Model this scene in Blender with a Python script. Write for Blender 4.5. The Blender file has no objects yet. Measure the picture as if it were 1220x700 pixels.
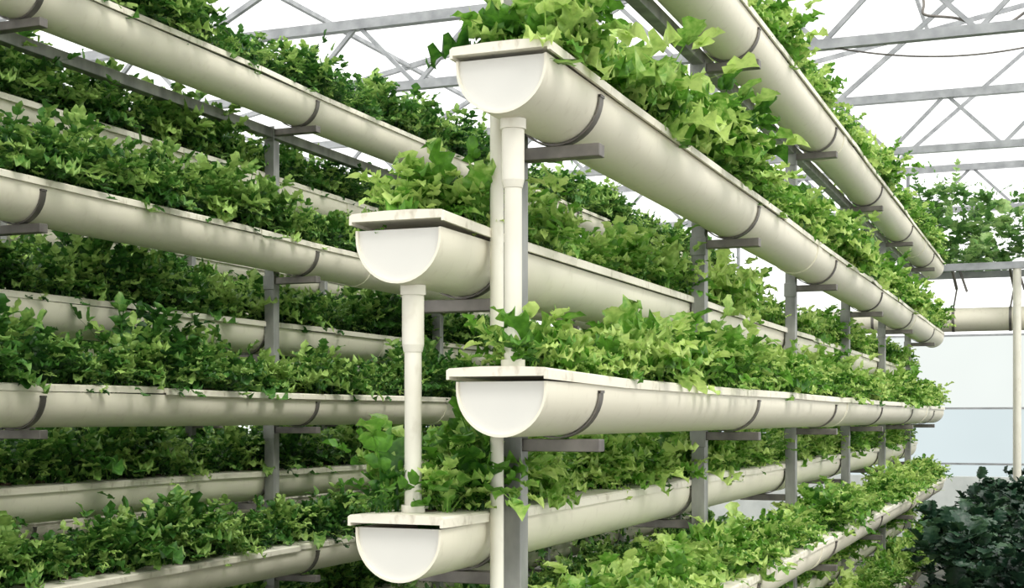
import bpy, math, random
import numpy as np
from mathutils import Vector
random.seed(4); rng=np.random.default_rng(7)
CZ=1.5                      # camera height above floor
TH=math.radians(21.65)
HOR=498
scene=bpy.context.scene
scene.view_settings.view_transform='Standard'
scene.view_settings.look='None'
scene.view_settings.exposure=0.12

# ------------------------------------------------------------ materials
def newmat(name):
    m=bpy.data.materials.new(name); m.use_nodes=True
    nt=m.node_tree; b=nt.nodes['Principled BSDF']
    return m,nt,b
def noisy(name,c1,c2,scale=6,rough=.5,metal=0,stretch=(1,1,1),bump=0,lo=.35,hi=.7,stain=None,sa=.5):
    m,nt,b=newmat(name)
    tc=nt.nodes.new('ShaderNodeTexCoord'); mp=nt.nodes.new('ShaderNodeMapping')
    mp.inputs['Scale'].default_value=stretch
    n=nt.nodes.new('ShaderNodeTexNoise'); n.inputs['Scale'].default_value=scale; n.inputs['Detail'].default_value=5
    r=nt.nodes.new('ShaderNodeValToRGB')
    r.color_ramp.elements[0].color=(*c1,1); r.color_ramp.elements[1].color=(*c2,1)
    r.color_ramp.elements[0].position=lo; r.color_ramp.elements[1].position=hi
    nt.links.new(tc.outputs['Object'],mp.inputs['Vector']); nt.links.new(mp.outputs[0],n.inputs['Vector'])
    nt.links.new(n.outputs['Fac'],r.inputs['Fac']); col=r.outputs['Color']
    if stain:
        n2=nt.nodes.new('ShaderNodeTexNoise'); n2.inputs['Scale'].default_value=34; n2.inputs['Detail'].default_value=6
        mp2=nt.nodes.new('ShaderNodeMapping'); mp2.inputs['Scale'].default_value=(1,1,.6)
        nt.links.new(tc.outputs['Object'],mp2.inputs['Vector']); nt.links.new(mp2.outputs[0],n2.inputs['Vector'])
        r2=nt.nodes.new('ShaderNodeValToRGB'); r2.color_ramp.elements[0].position=.58; r2.color_ramp.elements[1].position=.78
        r2.color_ramp.elements[1].color=(sa,sa,sa,1)
        nt.links.new(n2.outputs['Fac'],r2.inputs['Fac'])
        mx=nt.nodes.new('ShaderNodeMixRGB'); mx.inputs['Color2'].default_value=(*stain,1)
        nt.links.new(r2.outputs['Color'],mx.inputs['Fac']); nt.links.new(col,mx.inputs['Color1']); col=mx.outputs['Color']
    nt.links.new(col,b.inputs['Base Color'])
    b.inputs['Roughness'].default_value=rough; b.inputs['Metallic'].default_value=metal
    if bump:
        bp=nt.nodes.new('ShaderNodeBump'); bp.inputs['Strength'].default_value=bump; bp.inputs['Distance'].default_value=.01
        nt.links.new(n.outputs['Fac'],bp.inputs['Height']); nt.links.new(bp.outputs[0],b.inputs['Normal'])
    return m
M_pvc=noisy('pvc_cream',(.76,.715,.575),(.84,.795,.66),2,.5,0,(1,.3,1),0,.25,.7,stain=(.56,.50,.38),sa=.4)
M_lid=noisy('pvc_lid',(.73,.68,.55),(.85,.81,.69),8,.55,0,(1,.3,1),0,.25,.6,stain=(.42,.37,.26),sa=.9)
M_cap=noisy('pvc_cap',(.67,.66,.61),(.72,.705,.65),4,.55)
M_pipe=noisy('pvc_pipe',(.72,.69,.58),(.79,.76,.66),9,.42,stain=(.52,.47,.36),sa=.5)
M_steel=noisy('galvanised_steel',(.21,.215,.205),(.40,.40,.38),14,.5,.35,(1,1,.4))
M_strap=noisy('steel_strap',(.12,.11,.10),(.24,.22,.20),14,.5,.4)
M_truss=noisy('truss_steel',(.27,.28,.29),(.42,.43,.44),8,.5,.2)
M_soil=noisy('soil',(.03,.02,.012),(.09,.06,.035),60,.95)
M_floor=noisy('floor_soil',(.045,.05,.035),(.13,.125,.095),3,.9,0,(1,1,1),.3)
M_base=noisy('base_wall_paint',(.55,.58,.56),(.70,.72,.70),4,.7)

def leafmat(name,dark,mid,light,trans=.35):
    m,nt,b=newmat(name)
    at=nt.nodes.new('ShaderNodeAttribute'); at.attribute_name='tint'
    tc=nt.nodes.new('ShaderNodeTexCoord'); n=nt.nodes.new('ShaderNodeTexNoise'); n.inputs['Scale'].default_value=55; n.inputs['Detail'].default_value=4
    nt.links.new(tc.outputs['Object'],n.inputs['Vector'])
    ma=nt.nodes.new('ShaderNodeMath'); ma.operation='MULTIPLY_ADD'; ma.inputs[1].default_value=.9; ma.inputs[2].default_value=-.45
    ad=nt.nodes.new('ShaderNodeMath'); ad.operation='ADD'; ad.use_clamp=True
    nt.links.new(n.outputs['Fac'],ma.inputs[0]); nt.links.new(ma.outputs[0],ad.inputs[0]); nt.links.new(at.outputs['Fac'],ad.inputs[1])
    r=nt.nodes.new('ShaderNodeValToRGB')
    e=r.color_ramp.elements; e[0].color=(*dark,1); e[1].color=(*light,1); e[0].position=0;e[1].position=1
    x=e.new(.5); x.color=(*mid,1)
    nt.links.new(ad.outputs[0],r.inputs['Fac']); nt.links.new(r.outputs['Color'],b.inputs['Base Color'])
    bp=nt.nodes.new('ShaderNodeBump'); bp.inputs['Strength'].default_value=.6; bp.inputs['Distance'].default_value=.006
    nt.links.new(n.outputs['Fac'],bp.inputs['Height']); nt.links.new(bp.outputs[0],b.inputs['Normal'])
    b.inputs['Roughness'].default_value=.42
    tr=nt.nodes.new('ShaderNodeBsdfTranslucent'); nt.links.new(r.outputs['Color'],tr.inputs['Color'])
    mx=nt.nodes.new('ShaderNodeMixShader'); mx.inputs[0].default_value=trans
    out=nt.nodes['Material Output']
    nt.links.new(b.outputs[0],mx.inputs[1]); nt.links.new(tr.outputs[0],mx.inputs[2]); nt.links.new(mx.outputs[0],out.inputs['Surface'])
    return m
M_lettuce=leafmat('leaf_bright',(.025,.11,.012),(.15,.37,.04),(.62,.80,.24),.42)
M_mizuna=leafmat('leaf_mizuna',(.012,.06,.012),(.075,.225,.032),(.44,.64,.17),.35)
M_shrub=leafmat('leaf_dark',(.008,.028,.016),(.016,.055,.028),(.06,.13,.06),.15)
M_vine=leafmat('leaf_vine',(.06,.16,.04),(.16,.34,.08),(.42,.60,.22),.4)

def film(name,col,fac):
    m=bpy.data.materials.new(name); m.use_nodes=True; nt=m.node_tree
    nt.nodes.remove(nt.nodes['Principled BSDF'])
    tp=nt.nodes.new('ShaderNodeBsdfTransparent'); tp.inputs['Color'].default_value=(.97,.98,.98,1)
    tl=nt.nodes.new('ShaderNodeBsdfTranslucent'); 
    tc=nt.nodes.new('ShaderNodeTexCoord'); n=nt.nodes.new('ShaderNodeTexNoise'); n.inputs['Scale'].default_value=.8
    r=nt.nodes.new('ShaderNodeValToRGB'); r.color_ramp.elements[0].color=(*[c*.85 for c in col],1); r.color_ramp.elements[1].color=(*col,1)
    nt.links.new(tc.outputs['Object'],n.inputs['Vector']); nt.links.new(n.outputs['Fac'],r.inputs['Fac']); nt.links.new(r.outputs['Color'],tl.inputs['Color'])
    mx=nt.nodes.new('ShaderNodeMixShader'); mx.inputs[0].default_value=fac
    nt.links.new(tp.outputs[0],mx.inputs[1]); nt.links.new(tl.outputs[0],mx.inputs[2]); nt.links.new(mx.outputs[0],nt.nodes['Material Output'].inputs['Surface'])
    return m
M_film=film('greenhouse_film',(.95,.96,.96),.12)
M_poly=film('polycarbonate_panel',(.54,.58,.565),.94)
M_polyb=film('polycarbonate_lower',(.43,.50,.52),.95)

# ------------------------------------------------------------ mesh builder
class MB:
    def __init__(s): s.v=[];s.f=[];s.m=[];s.sm=[]
    def add(s,vs,fs,mat=0,smooth=False):
        o=len(s.v); s.v+= [tuple(v) for v in vs]
        for f in fs: s.f.append(tuple(i+o for i in f)); s.m.append(mat); s.sm.append(smooth)
    def box(s,x0,x1,y0,y1,z0,z1,mat=0):
        vs=[(x,y,z) for x in (x0,x1) for y in (y0,y1) for z in (z0,z1)]
        s.add(vs,[(0,1,3,2),(4,6,7,5),(0,4,5,1),(2,3,7,6),(0,2,6,4),(1,5,7,3)],mat)
    def beam(s,a,b,w,mat=0,h=None):
        a=Vector(a);b=Vector(b);d=(b-a).normalized();h=h or w
        up=Vector((0,0,1)) if abs(d.z)<.95 else Vector((1,0,0))
        sx=d.cross(up).normalized()*w/2; sz=sx.cross(d).normalized()*h/2
        vs=[p+i*sx+j*sz for p in (a,b) for i,j in ((-1,-1),(1,-1),(1,1),(-1,1))]
        s.add(vs,[(0,1,2,3),(7,6,5,4),(0,4,5,1),(1,5,6,2),(2,6,7,3),(3,7,4,0)],mat)
    def cyl(s,a,b,r,mat=0,n=20,r2=None,caps=True):
        a=Vector(a);b=Vector(b);d=(b-a).normalized();r2=r2 or r
        up=Vector((0,0,1)) if abs(d.z)<.95 else Vector((1,0,0))
        x=d.cross(up).normalized(); y=x.cross(d).normalized()
        vs=[];
        for p,rr in ((a,r),(b,r2)):
            for i in range(n):
                t=2*math.pi*i/n; vs.append(p+x*math.cos(t)*rr+y*math.sin(t)*rr)
        s.add(vs,[(i,(i+1)%n,n+(i+1)%n,n+i) for i in range(n)],mat,True)
        if caps: s.add(vs[:n],[tuple(range(n))],mat); s.add(vs[n:],[tuple(range(n))],mat)
    def obj(s,name,mats,parent=None,bevel=0,loc=(0,0,0)):
        me=bpy.data.meshes.new(name); me.from_pydata(s.v,[],s.f)
        for m in mats: me.materials.append(m)
        me.polygons.foreach_set('material_index',s.m); me.polygons.foreach_set('use_smooth',s.sm); me.update()
        o=bpy.data.objects.new(name,me); scene.collection.objects.link(o); o.location=loc
        if parent: o.parent=parent
        if bevel:
            b=o.modifiers.new('bevel','BEVEL'); b.width=bevel; b.segments=2; b.limit_method='ANGLE'
        return o

# ------------------------------------------------------------ trough
R=.094; ST=.014; LT=.018; DEPTH=LT+ST+R     # lid top -> bottom
def uprofile(r,st,n=22):
    pts=[(r,0)]
    for i in range(n+1):
        t=-math.pi*i/n; pts.append((r*math.cos(t),-st+r*math.sin(t)))
    pts.append((-r,0)); return pts
def trough(X,Ztop,Y0,Y1,joints,seed=0):
    rd=random.Random(seed); b=MB(); zt=-LT
    P=uprofile(R,ST); Q=uprofile(R-.005,ST); n=len(P); L=Y1-Y0
    ys=[0,L]
    for prof in (P,Q):
        vs=[(x,y,zt+z) for y in ys for x,z in prof]
        b.add(vs,[(i,i+1,n+i+1,n+i) for i in range(n-1)],0,True)
    for y in ys:
        vs=[(x,y,zt+z) for x,z in P]+[(x,y,zt+z) for x,z in Q]
        b.add(vs,[(i,i+1,n+i+1,n+i) for i in range(n-1)],0)
    for y,sg in ((.006,1),(L-.006,-1)):
        C=uprofile(R-.005,ST); b.add([(x,y,zt+z) for x,z in C],[tuple(range(len(C)))],2)
    y=rd.uniform(3.0,4.0)
    while y<L-1:
        S=uprofile(R+.004,ST); vs=[(x,yy,zt+z-.0) for yy in (y,y+.09) for x,z in S]
        m=len(S); b.add(vs,[(i,i+1,m+i+1,m+i) for i in range(m-1)],0,True)
        for yy in (y,y+.09):
            vs=[(x,yy,zt+z) for x,z in P]+[(x,yy,zt+z) for x,z in S]; b.add(vs,[(i,i+1,m+i+1,m+i) for i in range(m-1)],0)
        y+=4.0
    y=-.014; W=R+.010
    while y<L:
        l=min(rd.uniform(1.5,2.6),L+.012-y)
        if L+.012-(y+l)<.5: l=L+.012-y
        dx=rd.uniform(-.005,.005); dz=rd.uniform(0,.005)
        y2=y+l-.006; e=rd.uniform(-.005,.005)
        vs=[]
        prof=[(-W,-.022),(-W,-.004),(-W+.006,0),(-W*.3,.003),(W*.3,.003),(W-.006,0),(W,-.004),(W,-.022),(W-.006,-.022),(W-.006,-.016),(-W+.006,-.016),(-W+.006,-.022)]
        k=len(prof)
        yy=[y,y+(y2-y)*.2,y+(y2-y)*.6,y2]; lift=[rd.uniform(0,.010),0,0,rd.uniform(0,.006)]
        for q,yv in enumerate(yy):
            vs+=[(x+dx+e*q/3,yv,z+dz+lift[q]) for x,z in prof]
        fs=[(s*k+i,s*k+(i+1)%k,(s+1)*k+(i+1)%k,(s+1)*k+i) for s in range(3) for i in range(k)]
        b.add(vs,fs,1); b.add(vs[:k],[tuple(range(k))],1); b.add(vs[-k:],[tuple(range(k))],1)
        y+=l
    y=.12
    while y<L-.1:
        b.cyl((0,y,-.004),(0,y,.012),.028,3,10); y+=.16
    for jy in joints:
        j=jy-Y0
        S=uprofile(R+.002,ST); T=uprofile(R+.006,ST)
        S=S[1:-1];T=T[1:-1];m=len(S)
        for yy in (j-.012,j+.012):
            b.add([(x,yy,zt+z) for x,z in S]+[(x,yy,zt+z) for x,z in T],[(i,i+1,m+i+1,m+i) for i in range(m-1)],4)
        b.add([(x,yy,zt+z) for yy in (j-.012,j+.012) for x,z in T],[(i,i+1,m+i+1,m+i) for i in range(m-1)],4,True)
        for sg in (1,-1):
            b.box(sg*(R+.001)-.003 if sg>0 else -R-.008,sg*(R+.008) if sg>0 else -R+.002,j-.012,j+.012,zt-ST-.004,zt-ST+.002,4)
    return b.obj('hydroponic_trough',[M_pvc,M_lid,M_cap,M_soil,M_strap],loc=(X,Y0,Ztop+CZ))

# ------------------------------------------------------------ foliage
def spine(rd,n,p0,p1,c0,c1):
    phi=math.radians(rd.uniform(p0,p1)); curl=math.radians(rd.uniform(c0,c1)); py=pz=0; out=[]
    for s in range(n+1):
        a=phi-curl*(s/n)**1.4
        if s: py+=math.cos(a)/n; pz+=math.sin(a)/n
        out.append((py,pz,a))
    return out
def frilly(rd,wid=.30,ruf=.07,base=.22,p=(42,88),c=(30,100)):
    n=18;A=7;sp=spine(rd,n,*p,*c);pts=[];side=rd.uniform(-.2,.2);ph=rd.uniform(0,6)
    for s,(py,pz,a) in enumerate(sp):
        t=s/n
        w=.025 if t<base else .04+wid*math.sin(math.pi*min(1,(t-base+.05)/(1.05-base))**.95)**.6
        if t>base: w*=1+(.11 if s%2 else -.11)+rd.uniform(-.08,.08)+.15*math.sin(s*1.2+ph)
        if s==n: w*=.6
        for k in range(A):
            u=(k-3)/3; h=abs(u)**1.5*w*.4+(ruf*(u*u)*math.sin(s*2.0+ph+(2 if u>0 else 0))+rd.uniform(-.3,.3)*ruf*abs(u) if t>base else 0)
            tip=-.10*u*u if s==n else 0
            pts.append((u*w+side*t*t,py-math.sin(a)*h+math.cos(a)*tip,pz+math.cos(a)*h+math.sin(a)*tip))
    return np.array(pts),np.array([(s*A+k,s*A+k+1,(s+1)*A+k+1,(s+1)*A+k) for s in range(n) for k in range(A-1)])
def pinnate(rd,pairs,ll,lw,pointed,term,p=(42,90),c=(30,100)):
    n=7; sp=spine(rd,n,*p,*c); pts=[];fs=[]; side=rd.uniform(-.2,.2)
    for s,(py,pz,a) in enumerate(sp):
        w=.014*(1-.5*s/n)
        for k in (-1,1): pts.append((k*w+side*(s/n)**2,py,pz))
    fs+=[(s*2,s*2+1,s*2+3,s*2+2) for s in range(n)]
    def leaflet(t,sx,L,W,fwd,m=3):
        i=min(n-1,int(t*n)); f=t*n-i; y=sp[i][0]*(1-f)+sp[i+1][0]*f; z=sp[i][1]*(1-f)+sp[i+1][1]*f; a=sp[i][2]
        x=side*t*t; T=np.array((0,math.cos(a),math.sin(a))); N=np.array((0,-math.sin(a),math.cos(a))); X=np.array((1.,0,0))
        d=X*sx+T*fwd+N*rd.uniform(-.3,.3); d/=np.linalg.norm(d); e=np.cross(N,d); o=len(pts)
        if m==5: prof=(.2,.75,.7,1.05,.7,.35)
        else: prof=(.3,.95,.95,.35) if not pointed else (.4,.9,.7,.15)
        prof=[q*rd.uniform(.8,1.2) for q in prof]; bend=rd.uniform(-.25,.5); lift=rd.uniform(-.1,.35)
        for s2,q in enumerate(prof):
            tt=s2/m; c0=np.array((x,y,z))+d*L*tt+N*(lift*L*tt-bend*L*tt*tt)
            for u in (-1,0,1): pts.append(tuple(c0+e*u*W*q+N*(abs(u)*W*.35+rd.uniform(-.18,.18)*W*abs(u)*2)+d*(-abs(u)*L*.07*(1+(s2==m)))))
        fs.extend([(o+s2*3+k,o+s2*3+k+1,o+(s2+1)*3+k+1,o+(s2+1)*3+k) for s2 in range(m) for k in (0,1)])
    for i in range(pairs):
        t=.26+.66*i/(pairs-1) if pairs>1 else .5
        sz=.55+.6*math.sin(math.pi*(.15+.7*(t-.2)))
        for sx in (-1,1): leaflet(min(.97,t+rd.uniform(-.03,.03)),sx,ll*sz*rd.uniform(.8,1.2),lw*sz,rd.uniform(.3,.8))
    leaflet(.93,rd.uniform(-.2,.2),ll*term,lw*term*1.2,1.5,5)
    return np.array(pts),np.array(fs)
TP={}
rd=random.Random(11)
TP['frill']=[frilly(rd,.23,.11) for _ in range(8)]+[pinnate(rd,3,.17,.075,False,1.9) for _ in range(4)]
TP['rocket']=[pinnate(rd,4,.15,.062,False,1.7) for _ in range(9)]+[frilly(rd,.16,.08,.35) for _ in range(3)]
TP['mizuna']=[pinnate(rd,5,.14,.042,True,1.3,(45,92)) for _ in range(9)]+[frilly(rd,.10,.08,.2) for _ in range(2)]
TP['chicory']=[pinnate(rd,4,.15,.055,True,1.5) for _ in range(7)]+[frilly(rd,.16,.10,.2) for _ in range(4)]
TP['tall']=[frilly(rd,.15,.06,.2,(72,90),(5,45)) for _ in range(6)]
TP['round']=[frilly(rd,.36,.03,.25,(20,80),(10,70)) for _ in range(8)]
def foliage_mesh(name,groups,mat,seed,xs=1.):
    r=np.random.default_rng(seed); V=[];F=[];T=[];off=0
    for kind,bases,leaves,lmin,lmax,tilt,tsh in groups:
        if not len(bases): continue
        tp=TP[kind]; allb=np.repeat(bases,leaves,axis=0); N=len(allb)
        which=r.integers(0,len(tp),N); az=r.uniform(0,2*np.pi,N); L=r.uniform(lmin,lmax,N)*allb[:,3]
        tl=r.normal(0,tilt,N); ptint=np.repeat(r.uniform(-.2,.2,len(bases)),leaves)
        tint=np.clip(r.beta(1.6,1.6,N)+ptint+tsh,0,1)
        jx=r.normal(0,.014,(N,2))
        for w in range(len(tp)):
            idx=np.where(which==w)[0]
            if not len(idx): continue
            P0_,Fc=tp[w]; hh=np.linalg.norm(P0_,axis=1); P=P0_[None]*L[idx][:,None,None]
            c,s=np.cos(tl[idx])[:,None],np.sin(tl[idx])[:,None]
            x=P[:,:,0];y=P[:,:,1]*c-P[:,:,2]*s;z=P[:,:,2]*c+P[:,:,1]*s
            ca,sa=np.cos(az[idx])[:,None],np.sin(az[idx])[:,None]
            X=(x*ca-y*sa)*xs+allb[idx,0][:,None]+jx[idx,0][:,None]; Y=x*sa+y*ca+allb[idx,1][:,None]+jx[idx,1][:,None]
            Z=np.maximum(z,-.03)+allb[idx,2][:,None]
            V.append(np.stack([X,Y,Z],-1).reshape(-1,3)); m=len(P0_)
            F.append((Fc[None]+(off+np.arange(len(idx))*m)[:,None,None]).reshape(-1,4)); off+=m*len(idx)
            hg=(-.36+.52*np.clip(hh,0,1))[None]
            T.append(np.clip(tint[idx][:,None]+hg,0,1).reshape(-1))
    V=np.concatenate(V);F=np.concatenate(F);T=np.concatenate(T)
    me=bpy.data.meshes.new(name)
    me.vertices.add(len(V)); me.vertices.foreach_set('co',V.ravel().astype(np.float32))
    me.loops.add(F.size); me.loops.foreach_set('vertex_index',F.ravel().astype(np.int32))
    me.polygons.add(len(F)); me.polygons.foreach_set('loop_start',np.arange(0,F.size,4,dtype=np.int32))
    me.polygons.foreach_set('use_smooth',np.ones(len(F),dtype=bool))
    me.update(calc_edges=True)
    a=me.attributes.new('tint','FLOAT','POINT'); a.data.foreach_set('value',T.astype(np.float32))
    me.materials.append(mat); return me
def rowbases(L,seed,step,wob=.038,smin=.7,smax=1.25,boost=0,y0=.08):
    r=np.random.default_rng(seed); y=np.arange(y0,L-.06,step); n=len(y)
    ph=r.uniform(0,6); env=1+.17*np.sin(y*2.3+ph)+.14*np.sin(y*6.1+ph*2)+boost*np.exp(-y/1.2)
    return np.stack([np.clip(r.normal(0,wob,n),-.06,.06),y+r.normal(0,.02,n),np.full(n,.004),r.uniform(smin,smax,n)*env],-1)
def row(name,L,seed,step,kinds,mat,boost=0,mul=1.,tallp=.015,xs=.88,y0=.08):
    B=rowbases(L,seed,step,boost=boost,y0=y0); B[:,3]*=mul; r=np.random.default_rng(seed+500)
    f=np.sin(B[:,1]*1.3+seed)+np.sin(B[:,1]*3.1+seed*2)*.6+r.normal(0,.35,len(B))
    q=np.digitize(f,[-.6,.6])
    g=[(k[0],B[q==i],*k[1:]) for i,k in enumerate(kinds)]
    t=B[(r.random(len(B))<tallp)&(B[:,1]>.8)&(B[:,1]<8.6)]
    g.append(('tall',t,5,.14,.22,.12,.2))
    return foliage_mesh(name,g,mat,seed+90,xs)
LA_,LM_=9.5,10.25
rk=('rocket',28,.07,.18,.30,.05); fr=('frill',23,.06,.155,.30,.13); mz=('mizuna',28,.11,.215,.32,0); ch=('chicory',25,.10,.19,.33,.05)
mzl=('chicory',26,.08,.175,.30,.07)
rowL={'A':row('lettuce_row_a',LA_,21,.054,[rk,fr,rk],M_lettuce,boost=.42,mul=1.2,y0=.10),
      'B':row('lettuce_row_b',LA_,22,.056,[rk,mzl,fr],M_lettuce,mul=1.04),
      'C':row('lettuce_row_c',LA_,23,.056,[fr,rk,mzl],M_lettuce,mul=1.06,boost=.08,y0=.12),
      'D':row('lettuce_row_d',LA_,26,.056,[('mizuna',26,.10,.2,.3,.12),mzl,rk],M_lettuce,mul=1.04,boost=.15)}
rowM=[row(f'mizuna_row_{i}',LM_,50+i,.054,[mz,ch,mz] if i%2 else [ch,mz,ch],M_mizuna,tallp=.03,mul=1.04) for i in range(4)]
def place(me,name,loc,rot=0,sc=1):
    o=bpy.data.objects.new(name,me); scene.collection.objects.link(o); o.location=loc; o.rotation_euler=(0,0,rot); o.scale=(1,1,sc); return o

# ------------------------------------------------------------ racks
def rack(Xp,posts,Y0,Y1,right,left,rails,ri,off=.11,offl=None,keys=None):
    b=MB(); hw=.0225; offl=offl or off
    top=1.15
    for y in posts:
        b.box(Xp-hw,Xp+hw,y-hw,y+hw,0,CZ+top,0)
        b.box(Xp-.07,Xp+.07,y-.07,y+.07,0,.012,0)
        for z in right:
            zt=CZ+z-DEPTH-.007
            b.box(Xp+hw,Xp+off+.10,y-.018,y+.018,zt-.027,zt,1)
            b.box(Xp-hw-.004,Xp+hw+.004,y-hw-.004,y-hw,zt-.05,zt+.01,0)
        for z in left:
            zt=CZ+z-DEPTH-.007
            b.box(Xp-offl-.10,Xp-hw,y-.018,y+.018,zt-.027,zt,1)
    for z in rails: b.box(Xp-.02,Xp+.02,Y0+.1,Y1-.1,CZ+z,CZ+z+.04,0)
    b.obj('hydroponic_rack',[M_steel,M_strap],bevel=.002)
    k=0
    for side,levels in ((1,right),(-1,left)):
        for z in levels:
            x=Xp+(off if side>0 else -offl)
            trough(x,z,Y0,Y1,posts,seed=ri*20+k)
            if keys:
                key,flip=keys[k]; me=rowL[key]; nm='lettuce_row'; ln=LA_
            else:
                me=rowM[(k+ri)%4]; nm='mizuna_row'; ln=LM_; flip=(k+ri)%2
            if flip: place(me,nm,(x,Y0+ln,CZ+z),math.pi)
            else: place(me,nm,(x,Y0,CZ+z))
            k+=1
P0=2.788; SP=1.646
posts0=[P0+SP*i for i in range(6)]
rack(-1.10,posts0,2.465,12.0,[1.285,.712,.089,-.50,-1.02],[.393,-.200,-.78],[1.15],0,.098,.122,
     keys=[('C',1),('A',0),('C',0),('B',1),('D',1),('B',0),('D',0),('C',1)])
posts1=[4.98+SP*i for i in range(-1,5)]
rack(-3.05,posts1,2.3,12.6,[1.33,.715,.098,-.51,-1.10],[1.015,.40,-.22,-.83],[1.16],1,.12)
posts2=[3.9+SP*i for i in range(0,6)]
rack(-4.98,posts2,2.8,13.1,[1.33,.715,.1,-.51,-1.1],[1.015,.40,-.22,-.83],[1.16],2,.12)
rack(-6.9,posts2,2.8,13.1,[1.33,.715,.1,-.51],[1.015,.40,-.22,-.83],[1.16],3,.12)

# drain pipes
def drain(x,y,z1,z0):
    b=MB(); b.cyl((x,y,CZ+z1),(x,y,CZ+z0),.0175,0,24)
    b.cyl((x,y,CZ+z1),(x,y,CZ+z1-.12),.0225,0,24); b.cyl((x,y,CZ+z1-.12),(x,y,CZ+z1-.135),.0225,0,24,r2=.019)
    b.cyl((x,y,CZ+z1),(x,y,CZ+z1-.02),.026,0,24)
    b.cyl((x,y,CZ+z0),(x,y,CZ+z0+.02),.024,0,24)
    b.obj('drain_pipe',[M_pipe])
drain(-1.004,2.535,.712-DEPTH+.002,.095)
drain(-1.222,2.535,.393-DEPTH+.002,-.195)
b=MB(); b.cyl((-1.106,2.70,0),(-1.106,2.70,CZ+1.25),.0145,0,20)
for z in (.35,1.62,2.5): b.cyl((-1.106,2.70,z),(-1.106,2.70,z+.07),.0175,0,20)
b.obj('riser_pipe',[M_pipe])

# ------------------------------------------------------------ far cross trough + frame + vine
b=MB()
for x in (-.36,1.6,3.5):
    b.cyl((x,12.8,0),(x,12.8,CZ+1.3),.035,1,16)
b.box(-1.9,4.0,12.76,12.84,CZ+1.30,CZ+1.36,0)
b.box(-1.9,4.0,13.5,13.55,CZ+1.30,CZ+1.36,0)
for x in (-1.6,-.9,-.42,.4): 
    b.beam((x,12.84,CZ+1.31),(x+.03,12.95,CZ+1.15),.02,2); b.beam((x+.03,12.95,CZ+1.15),(x,12.97,CZ+.98),.014,2)
    b.beam((x+.06,12.86,CZ+1.31),(x+.12,12.9,CZ+1.12),.015,2)
b.obj('vine_support_frame',[M_truss,M_pipe,M_strap])
b=MB(); b.cyl((-2.4,13.0,CZ+.88),(4.0,13.0,CZ+.88),.105,0,28)
for x in (-1.6,-.9,-.42,.4,1.5):
    b.cyl((x-.012,13.0,CZ+.88),(x+.012,13.0,CZ+.88),.109,1,28)
b.obj('supply_pipe',[M_pvc,M_strap])
r=np.random.default_rng(5); n=620
vb=np.stack([r.uniform(-2.2,4.0,n),r.uniform(12.7,13.8,n),r.uniform(0,1,n)**1.6*.65+CZ+1.36,r.uniform(.6,1.2,n)],-1)
place(foliage_mesh('climbing_vine',[('round',vb,6,.07,.17,.7,.05),('mizuna',vb[::3],5,.15,.3,.6,.15)],M_vine,77),'climbing_vine',(0,0,0))
n=3200
vb=np.stack([r.uniform(-.66,2.6,n),r.uniform(7.0,13.6,n),np.zeros(n),r.uniform(.7,1.2,n)],-1)
vb[:,2]=.25+r.uniform(0,1,n)**.6*.66*(1+.15*np.sin(vb[:,1]*3+vb[:,0]*4))
place(foliage_mesh('berry_bushes',[('round',vb,8,.06,.13,.7,0)],M_shrub,78),'berry_bushes',(0,0,0))
b=MB()
for i in range(4):
    x=-.5+i*.85
    b.box(x,x+.6,6.9,13.7,0,.24,0)
b.obj('planting_bed',[M_soil],bevel=.01)

# ------------------------------------------------------------ greenhouse shell
XL,XR,YB,YF=-10.5,6.5,-3.0,17.6
b=MB(); b.box(XL,XR,YB,YF,-.1,0,0); b.obj('floor',[M_floor])
LO,HI=CZ+2.5,CZ+3.0
EAVE=CZ+3.05; RID=CZ+5.3; XM=2.0
def roofz(x): return EAVE+(RID-EAVE)*(1-abs(x-XM)/(XM-XL if x<XM else XR-XM)*1.0)
for Yt in (-2.5,1.5,5.4,9.4,13.4,17.4):
    b=MB()
    b.beam((XL,Yt,LO),(XR,Yt,LO),.065); b.beam((XL,Yt,HI),(XR,Yt,HI),.075)
    x=XL;k=0
    while x<XR-.5:
        z0,z1=(LO,HI) if k%2==0 else (HI,LO)
        b.beam((x,Yt,z0),(x+.5,Yt,z1),.03); x+=.5;k+=1
    b.beam((XL,Yt,EAVE),(XM,Yt,RID),.05); b.beam((XM,Yt,RID),(XR,Yt,EAVE),.05)
    for xx in (-6.5,-2,2):
        b.beam((xx,Yt,HI),(min(xx+2.4,XR-1),Yt,roofz(min(xx+2.4,XR-1))-.03),.04)
    for xx in (XL+.05,XR-.05): b.beam((xx,Yt,0),(xx,Yt,EAVE),.08)
    b.obj('roof_truss',[M_truss])
b=MB()
for x in (-9,-6.5,-4,-1.5,.6,2,3.5,5):
    b.beam((x,YB,roofz(x)),(x,YF,roofz(x)),.04)
b.obj('roof_purlins',[M_truss])
def panel(name,vs,mat):
    b=MB(); b.add(vs,[(0,1,2,3)]); return b.obj(name,[mat])
panel('ceiling_left',[(XL,YB,EAVE+.05),(XM,YB,RID+.05),(XM,YF,RID+.05),(XL,YF,EAVE+.05)],M_film)
panel('ceiling_right',[(XM,YB,RID+.05),(XR,YB,EAVE+.05),(XR,YF,EAVE+.05),(XM,YF,RID+.05)],M_film)
panel('wall_left',[(XL,YB,0),(XL,YF,0),(XL,YF,EAVE+.05),(XL,YB,EAVE+.05)],M_film)
panel('wall_right',[(XR,YB,0),(XR,YF,0),(XR,YF,EAVE+.05),(XR,YB,EAVE+.05)],M_film)
z1=CZ+1.0
b=MB(); zm=CZ+.12
b.add([(XL,YF,zm),(XR,YF,zm),(XR,YF,z1),(XL,YF,z1)],[(0,1,2,3)],0)
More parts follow.
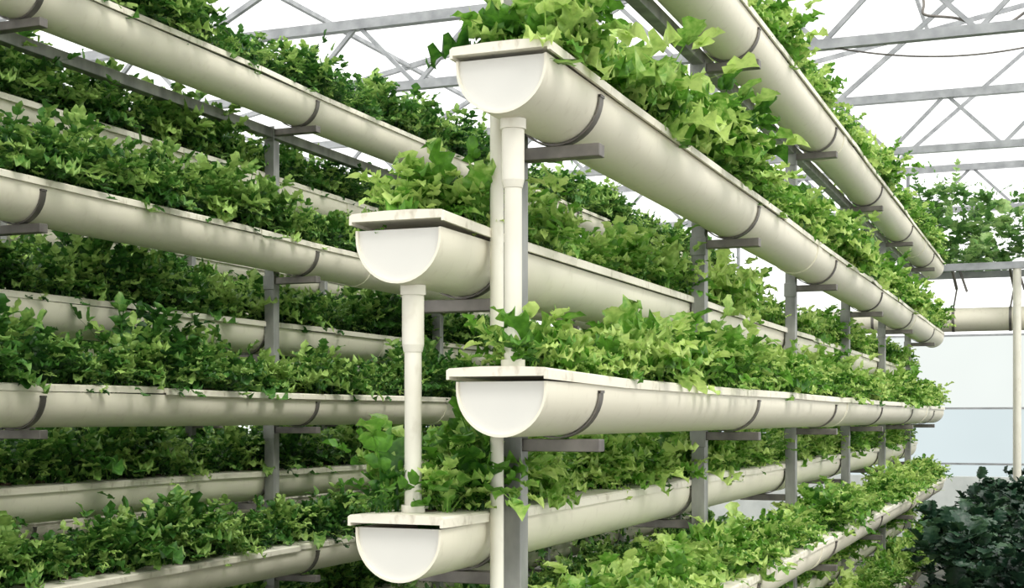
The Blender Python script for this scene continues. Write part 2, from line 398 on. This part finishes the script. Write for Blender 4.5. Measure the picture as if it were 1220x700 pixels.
b.add([(XL,YF,0),(XR,YF,0),(XR,YF,zm),(XL,YF,zm)],[(0,1,2,3)],1)
b.add([(XL,YF,z1),(XR,YF,z1),(XR,YF,EAVE),(XM,YF,RID),(XL,YF,EAVE)],[(0,1,2,3,4)],2)
b.obj('wall_back',[M_poly,M_polyb,M_film])
b=MB()
for z in (.95,zm,z1): b.beam((XL,YF-.04,z),(XR,YF-.04,z),.025)
for x in np.arange(XL,XR,2.1): b.beam((x+.35,YF-.04,0),(x+.35,YF-.04,EAVE),.04)
b.box(XL,XR,YF-.1,YF,0,.8,1)
b.obj('trim_back',[M_truss,M_base])
panel('wall_front',[(XL,YB,0),(XR,YB,0),(XR,YB,EAVE),(XL,YB,EAVE)],M_film)

def cable(pts,rad):
    cu=bpy.data.curves.new('hanging_cable','CURVE'); cu.dimensions='3D'; cu.bevel_depth=rad
    sp=cu.splines.new('NURBS'); sp.points.add(len(pts)-1)
    for p,q in zip(sp.points,pts): p.co=(*q,1)
    sp.use_endpoint_u=True
    o=bpy.data.objects.new('hanging_cable',cu); scene.collection.objects.link(o); cu.materials.append(M_strap)
cable([(-1.1,9.4,CZ+3.0),(-.75,9.38,CZ+2.75),(-.95,9.36,CZ+2.6),(-.6,9.4,CZ+2.62),(-.45,9.42,CZ+2.45),(-.2,9.4,CZ+2.55),(.2,9.4,CZ+3.0)],.009)
cable([(-1.5,9.4,CZ+2.5),(-.9,9.38,CZ+2.32),(-.3,9.36,CZ+2.25),(.4,9.4,CZ+2.5)],.006)

# ------------------------------------------------------------ light
w=bpy.data.worlds.new('World'); scene.world=w; w.use_nodes=True
bg=w.node_tree.nodes['Background']; bg.inputs['Color'].default_value=(1,.995,.98,1); bg.inputs['Strength'].default_value=1.58
s=bpy.data.lights.new('sun','SUN'); s.energy=2.5; s.angle=math.radians(22); s.color=(1,.97,.91)
so=bpy.data.objects.new('sun',s); scene.collection.objects.link(so)
so.rotation_euler=Vector((-.6,.35,-.75)).to_track_quat('-Z','Y').to_euler(); so.location=(3,-2,8)

# ------------------------------------------------------------ camera
c=bpy.data.cameras.new('camera'); co=bpy.data.objects.new('camera',c); scene.collection.objects.link(co)
co.location=(0,0,CZ); co.rotation_euler=(math.pi/2,0,TH)
c.sensor_width=36; c.lens=36*1650/1220; c.shift_y=(HOR-350)/1220; c.clip_end=200
scene.camera=co
